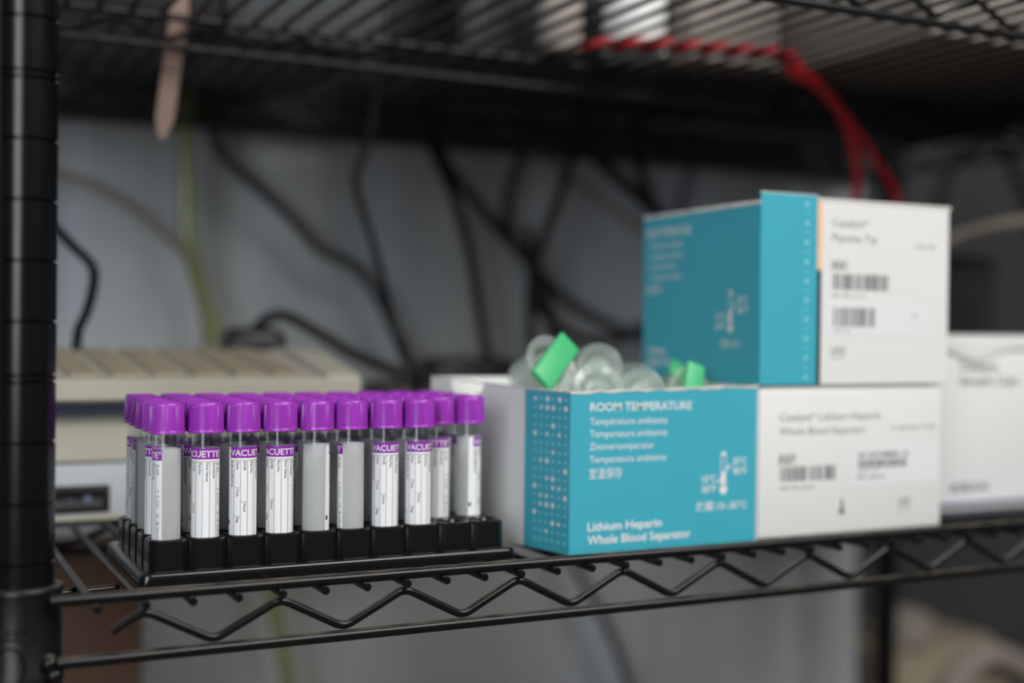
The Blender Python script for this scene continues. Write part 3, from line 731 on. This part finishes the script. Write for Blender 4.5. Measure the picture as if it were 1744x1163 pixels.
for q in range(7):
    bm = bmesh.new(); xx = DX0+14+q*25.0
    a = [(xx, 236, 84.9), (xx+17, 236, 84.9), (xx+10, 332, 99.0), (xx-7, 332, 99.0)]
    vs_ = [bm.verts.new(p) for p in a]; f = bm.faces.new(vs_); ex = bmesh.ops.extrude_face_region(bm, geom=[f])
    for v in ex['geom']:
        if isinstance(v, bmesh.types.BMVert): v.co.z += 2.2
    mesh_obj('top_slat', bm, MT['beigedark'], D)
bm = bmesh.new(); extr(bm, [(224, 70.5), (222, 72), (222, 82), (226, 86), (300, 99), (330, 101.5), (354, 101.5), (354, 66)], DX1-22, DX1)
mesh_obj('end_cheek', bm, MT['beige'], D)

# ------------------------------------------------------------------ cables
def cable(P, r, m, label, cat='cable', k=8, name='cable', group='cables hanging behind the shelf'):
    o = tube(name, catmull(P, k), r, MT[m], None, 10); return tag(o, label, cat, group)
cable([(270,402,400),(268.9,400,327),(268.2,400,294.1),(263.1,400,265.6),(253.5,400,237),(257.9,405,219),(274.1,410,177.7),(287.6,415,135.3),(299.2,420,101.7),(316.1,425,69.8),(325,430,20),(330,440,2.5)], 3.2, 'cable', 'thin sharp-edged black cable hanging with a kink above the right-hand tubes')
cable([(165,592,360),(170.9,590,330.7),(179,590,305),(192.6,590,271.6),(225.3,590,244.3),(258.8,590,216.3),(284.6,590,190),(316.6,590,177.3),(337.5,590,155.5),(359,590,116.3),(377.7,590,70.8),(400,590,-100)], 5, 'cablegrey', 'wavy dark grey cable running diagonally down the wall above the beige device')
cable([(344,495,372),(347.2,500,348.2),(353.7,505,307.4),(366.5,510,277.1),(389.6,515,236.1),(407.3,520,188.3),(416.9,520,139.2),(423,517,100),(425,512,92)], 4.8, 'cable', 'black cable hanging down to the dark adapter behind the open carton')
cable([(360,545,362),(369.9,545,331.1),(382.2,545,290.8),(411.8,545,251.2),(449.4,545,213.8),(484.9,545,181),(504.6,545,161.4),(548.2,545,133.2),(603.5,545,113.1),(653.6,545,104.4),(720,545,80)], 5, 'cable', 'long black cable sweeping diagonally to the cyan box, crossing the others')
cable([(515,600,380),(511.1,600,346.6),(501.5,600,303.8),(486,600,260.9),(483.7,600,225.1),(499.4,600,195.8),(523.4,600,172.5),(540,600,100),(545,600,-20)], 5, 'cablegrey', 'blurred dark grey cable bowing against the wall above the clear separators')
cable([(530,530,362),(527.1,530,331.5),(521,530,290.8),(505.8,525,249.2),(484.4,520,202.4),(474,520,173.9),(471.3,520,140.2),(473.1,520,95.3),(475,520,2.9)], 4.8, 'cable', 'black cable slanting to the knot then dropping straight down behind the separators')
cable([(508,520,352),(521.6,520,323.8),(535.1,520,293.4),(566.2,510,262.8),(594.2,500,237.6),(615.4,490,211.9),(640,480,120),(645,480,4.3)], 6, 'cable', 'thick black cable curving down behind the left edge of the cyan box')
cable([(566,500,395),(568.8,500,364.8),(572.8,500,319.5),(580.1,500,274.2),(595.5,500,240.5),(622.2,502,201.2),(665,505,100),(670,505,4.3)], 5.6, 'cable', 'steep black cable dropping behind the top left corner of the cyan box')
cable([(488,560,220),(494.8,560,158.7),(509.7,560,129.8),(546.8,560,109.6),(591.7,560,108.1),(634.1,560,128.6),(670.2,560,156.9),(700,560,190)], 4.6, 'cable', 'black cable looping in a low sag just above the clear separators')
cable([(714,590,380),(710.5,590,350),(703.4,590,311.2),(688.9,590,259.5),(682,590,208.5),(690,590,60),(690,590,-60)], 3.2, 'cablegrey', 'thin faint grey cable on the wall just above the cyan box')
cable([(172,452,60),(180.9,449,96.1),(184.5,448,110.2),(191.1,440,121.5),(207.9,445,126.1),(233.2,450,115.4),(270.7,455,95.1),(304.2,455,82),(316,458,76)], 4.6, 'cable', 'black cable arching up behind the beige device and sloping away to the right')
cable([(1170,700,100),(1173,700,234),(1174.8,700,304.2),(1212.7,700,365.4),(1277.6,700,374.2),(1327.9,700,313.1),(1359,700,241.3),(1370,700,100)], 7, 'cable', 'dark arched cable in the shadows at the upper right edge')
cable([(540,600,-60),(554.6,600,-108.1),(572.5,600,-137.1),(612.7,600,-205.8),(635.4,600,-260.3),(647,600,-297.7),(660,600,-340)], 4.2, 'cablegrey', 'grey cable slanting down the wall below the shelf, under the open carton')
cable([(2,330,192),(20,330,179.6),(31.2,330,168.4),(41.8,325,156.8),(43.8,325,145.1),(40.2,330,125.5),(35.4,332,113.6),(34.4,336,100)], 3.4, 'cable', 'short bent black cable beside the front post, above the beige device')
cable([(10,600,252),(43,600,249.5),(77,600,241.5),(112,600,222.9),(142.9,600,198.2),(169.3,600,167.5),(177.6,600,125),(180.7,600,82.3),(182,600,-50)], 2.8, 'brownthin', 'thin beige cord curving across the wall beside the front post')
cable([(470,615,334),(488.5,615,322.8),(515.8,615,306.8),(572,615,273.8),(660.4,615,225),(722.1,615,198.4),(800,615,180)], 2.4, 'brownthin', 'thin tan cord slanting across the wall towards the cyan box')
cable([(775,345,20),(778,340,130),(790,330,186),(810.1,325,206.1),(853.4,320,219.8),(897.3,315,227.1),(936,310,230.4),(1010,300,228)], 4.4, 'cream', 'cream-coloured cord arching away right of the cyan box')
for i, (P, lb) in enumerate((
  ([(380,262,325.6),(393.6,248,325.6),(428.3,231,325.6),(484.5,219,325.9),(512,213,325.6),(525.5,211.5,324.4),(530.2,211,318.5),(535.5,212.5,313.2),(556,220,310.5),(582.8,235,307.5),(628.8,260,289.9),(655.2,275,254.6),(657.5,280,227.8),(655,284,150),(650,290,20)], 'red cable dropping steeply behind the cyan box, the left of the two'),
  ([(372,250,325.6),(386,240,325.6),(420,222,325.6),(478,210,325.9),(510,204,325.6),(525.5,201,324.4),(530.2,200,318.5),(535.5,202,313),(562,214,309),(599,240,303),(652.2,265,277.8),(692.3,280,252.5),(709.3,285,231.1),(722,288,150),(725,290,20)], 'red cable swinging out to the right behind the cyan box'))):
    cable(P, 3.2, 'red', lb, group='red cables at the upper right')
# hollow clear hose and the strap end
bm = bmesh.new(); HP = catmull([(158,580,380),(157.5,580,307),(157,580,249.7),(158.4,580,208.1),(164.9,580,171.8),(175.7,580,135.4),(189.2,580,93.4),(214.3,580,-13.3),(237.1,580,-122),(254.5,580,-212),(262,580,-320)], 8)
add_tube(bm, HP, 8.0, 16, cap=False); add_tube(bm, HP, 6.0, 16, cap=False)
tag(mesh_obj('clear_hose', bm, MT['hose'], None, smooth=True), 'clear yellowish plastic hose hanging down the wall behind the beige device', 'hose')
bm = bmesh.new(); SP = catmull([(93.5,300,340),(92.6,300,317.8),(88.9,300,290),(86.1,300,266.4),(82.8,300,240.8)], 6)
prev = None
for i, p in enumerate(SP):
    ww = 6.0 if i < len(SP)-4 else 6.0-1.2*(i-len(SP)+4); ww = max(ww, 2.0)
    cur = [bm.verts.new(p+Vector(d)) for d in ((-ww, -0.9, 0), (ww, -0.9, 0), (ww, 0.9, 0), (-ww, 0.9, 0))]
    if prev:
        for f in range(4): bm.faces.new((prev[f], cur[f], cur[(f+1) % 4], prev[(f+1) % 4]))
    else: bm.faces.new(cur)
    prev = cur
bm.faces.new(prev[::-1])
tag(mesh_obj('strap', bm, MT['strap'], None), 'pinkish beige strap end dangling from the overhead shelf near the post', 'strap')

q = thing('cable_raceway', 'dark cable raceway along the wall behind the overhead shelf', 'raceway', (0, 0, 0))  # dark strip added so the wall behind the rear truss looks shadowed
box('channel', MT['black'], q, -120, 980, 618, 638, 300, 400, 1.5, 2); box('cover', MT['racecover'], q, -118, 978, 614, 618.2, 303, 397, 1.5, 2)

# ------------------------------------------------------------------ power adapters lying behind the goods
def adapter(label, x, y, z0, lx, ly, h, rz=0.0):
    t = thing('power_adapter', label, 'adapter', (x, y, z0), (0, 0, rz), 'black power adapters behind the goods')
    box('housing', MT['black'], t, -lx, lx, -ly, ly, 0, h, min(lx, ly)*0.45, 4)
    tube('cord', catmull([(-lx+3, 0, h*0.4), (-lx-10, -2, h*0.45), (-lx-22, 4, h*0.2)], 6), 2.6, MT['cable'], t)
    tube('strain_relief', [(lx-2, 0, h*0.5), (lx+9, 0, h*0.5)], [5.5, 3.4], MT['black'], t)
adapter('rounded black adapter peeping over the beige device', 178, 425, FL, 23, 24, 118, 0.0)
adapter('wide rounded black adapter behind the left edge of the open carton', 400, 508, FL, 44, 26, 93, 0.05)
adapter('low black adapter between the beige device and the open carton', 318, 470, FL, 32, 24, 72, 0.0)

# ------------------------------------------------------------------ dark things at the right and below
q = thing('black_device', 'black box-shaped device in the shadows behind the white flap box', 'device', (0, 0, 0))
box('case', MT['black'], q, 800, 925, 372, 505, FL, 196, 5, 3); box('bezel', MT['cablegrey'], q, 808, 917, 369.5, 373, 10, 186, 1, 1)
for k in range(8): box('vent_slot', MT['black'], q, 820, 905, 368.8, 371, 60+k*12, 64+k*12)
q = thing('brown_carton', 'brown cardboard box glimpsed through the wires below the beige device', 'carton', (0, 0, 0))
box('carton_body', MT['brown'], q, -90, 95, 420, 518, -331.9, -58, 2, 2)
bm = bmesh.new()
for (x0_, x1_, y0_, y1_) in ((-90, 95, 420, 467), (-90, 95, 471, 518)): add_box(bm, x0_, x1_, y0_, y1_, -57.8, -54.5, 0.6, 1)
mesh_obj('top_flaps', bm, MT['brown'], q)
q = thing('beige_machine', 'beige machine with a pale curved hose at the bottom right corner', 'machine', (0, 0, 0))  # dim light of this corner put into darker body, knob and hose colours
bm = bmesh.new(); extr(bm, [(690, -800), (685, -360), (700, -312), (730, -300), (850, -300), (860, -800)], 1095, 1300); mesh_obj('machine_body', bm, MT['beigedark'], q)
bm = bmesh.new(); add_lathe(bm, [(0, -300), (38, -300), (40, -285), (38, -262), (28, -257), (0, -256)], 28, 1160, 745); mesh_obj('white_knob', bm, MT['greycard'], q, smooth=True)
tube('curved_hose', catmull([(1150, 664, -420), (1162, 668, -370), (1171.5, 668, -345.5), (1195.5, 668, -323.9), (1238, 668, -308.5), (1285, 668, -322), (1330, 668, -352), (1370, 668, -400)], 8), 15, MT['greycard'], q, 14)
# ------------------------------------------------------------------ what lies on the overhead shelf
UZ = 324.3+FL
q = thing('black_rack_unit', 'flat black equipment case on the overhead shelf, above the hanging cables', 'device', (0, 0, 0))
box('case', MT['black'], q, 305, 636, 318, 485, UZ, UZ+140, 2, 2); box('faceplate', MT['cablegrey'], q, 310, 631, 316, 318.5, UZ+6, UZ+130, 0.6, 1)
for k in range(12): box('vent_slot', MT['black'], q, 320+k*26, 324+k*26, 315.4, 316.6, UZ+20, UZ+104)
q = thing('black_rack_unit', 'black equipment case on the overhead shelf, behind the greyish carton', 'device', (0, 0, 0))
box('case', MT['black'], q, 645, 918, 345, 485, UZ, UZ+150, 2, 2); box('faceplate', MT['cablegrey'], q, 650, 920, 343, 345.5, UZ+6, UZ+140, 0.6, 1)
q = thing('black_power_unit', 'black power unit on the overhead shelf above the beige device', 'power unit', (0, 0, 0))
box('housing', MT['black'], q, -8, 122, 300, 520, UZ, UZ+64, 3, 2)
for k in range(3): box('socket', MT['cablegrey'], q, 8+k*36, 34+k*36, 410, 436, UZ+63.6, UZ+66, 1, 1)
q = thing('storage_bin', 'dark grey plastic bin on the overhead shelf above the hanging strap', 'bin', (0, 0, 0))  # added block hiding the lit wall, its dark grey standing for shaded wall
box('bin_body', MT['bindark'], q, 132, 252, 335, 530, UZ, UZ+150, 4, 2); box('rim', MT['bindark'], q, 127, 257, 330, 535, UZ+150.2, UZ+160, 2, 2)
q = thing('grey_carton', 'greyish carton seen from underneath on the overhead shelf at the right', 'carton', (0, 0, 0))
box('carton_body', MT['greycard'], q, 560, 900, 95, 305, UZ, UZ+150, 2, 2); box('lid', MT['greycard'], q, 557, 903, 92, 308, UZ+150.2, UZ+176, 2, 2)
q = thing('white_bottle', 'white plastic bottle on the overhead shelf beside the red cables', 'bottle', (425, 262, UZ), group='pale bottles on the overhead shelf')
def bottle(q, m, r, h):
    bm = bmesh.new(); add_lathe(bm, [(0, 0), (r-2, 0), (r, 2), (r, h*0.72), (r*0.8, h*0.8), (r*0.42, h*0.86), (r*0.42, h*0.9), (0, h*0.9)], 28); mesh_obj('bottle_body', bm, m, q, smooth=True)
    bm = bmesh.new(); add_lathe(bm, [(0, h*0.9+0.1), (r*0.5, h*0.9+0.1), (r*0.5, h), (0, h)], 24); mesh_obj('screw_cap', bm, m, q, smooth=True)
bottle(q, MT['white'], 24, 96)
q = thing('grey_bottle', 'smaller greyish plastic bottle left of the other bottle overhead', 'bottle', (368, 275, UZ), group='pale bottles on the overhead shelf'); bottle(q, MT['greycard'], 17, 74)
q = thing('small_carton', 'pale grey small carton behind the red cables on the overhead shelf', 'carton', (0, 0, 0)); box('carton_body', MT['greycard'], q, 462, 545, 240, 300, UZ, UZ+70, 1.5, 2); box('tuck_flap', MT['greycard'], q, 464, 543, 239.2, 240, UZ+40, UZ+69)
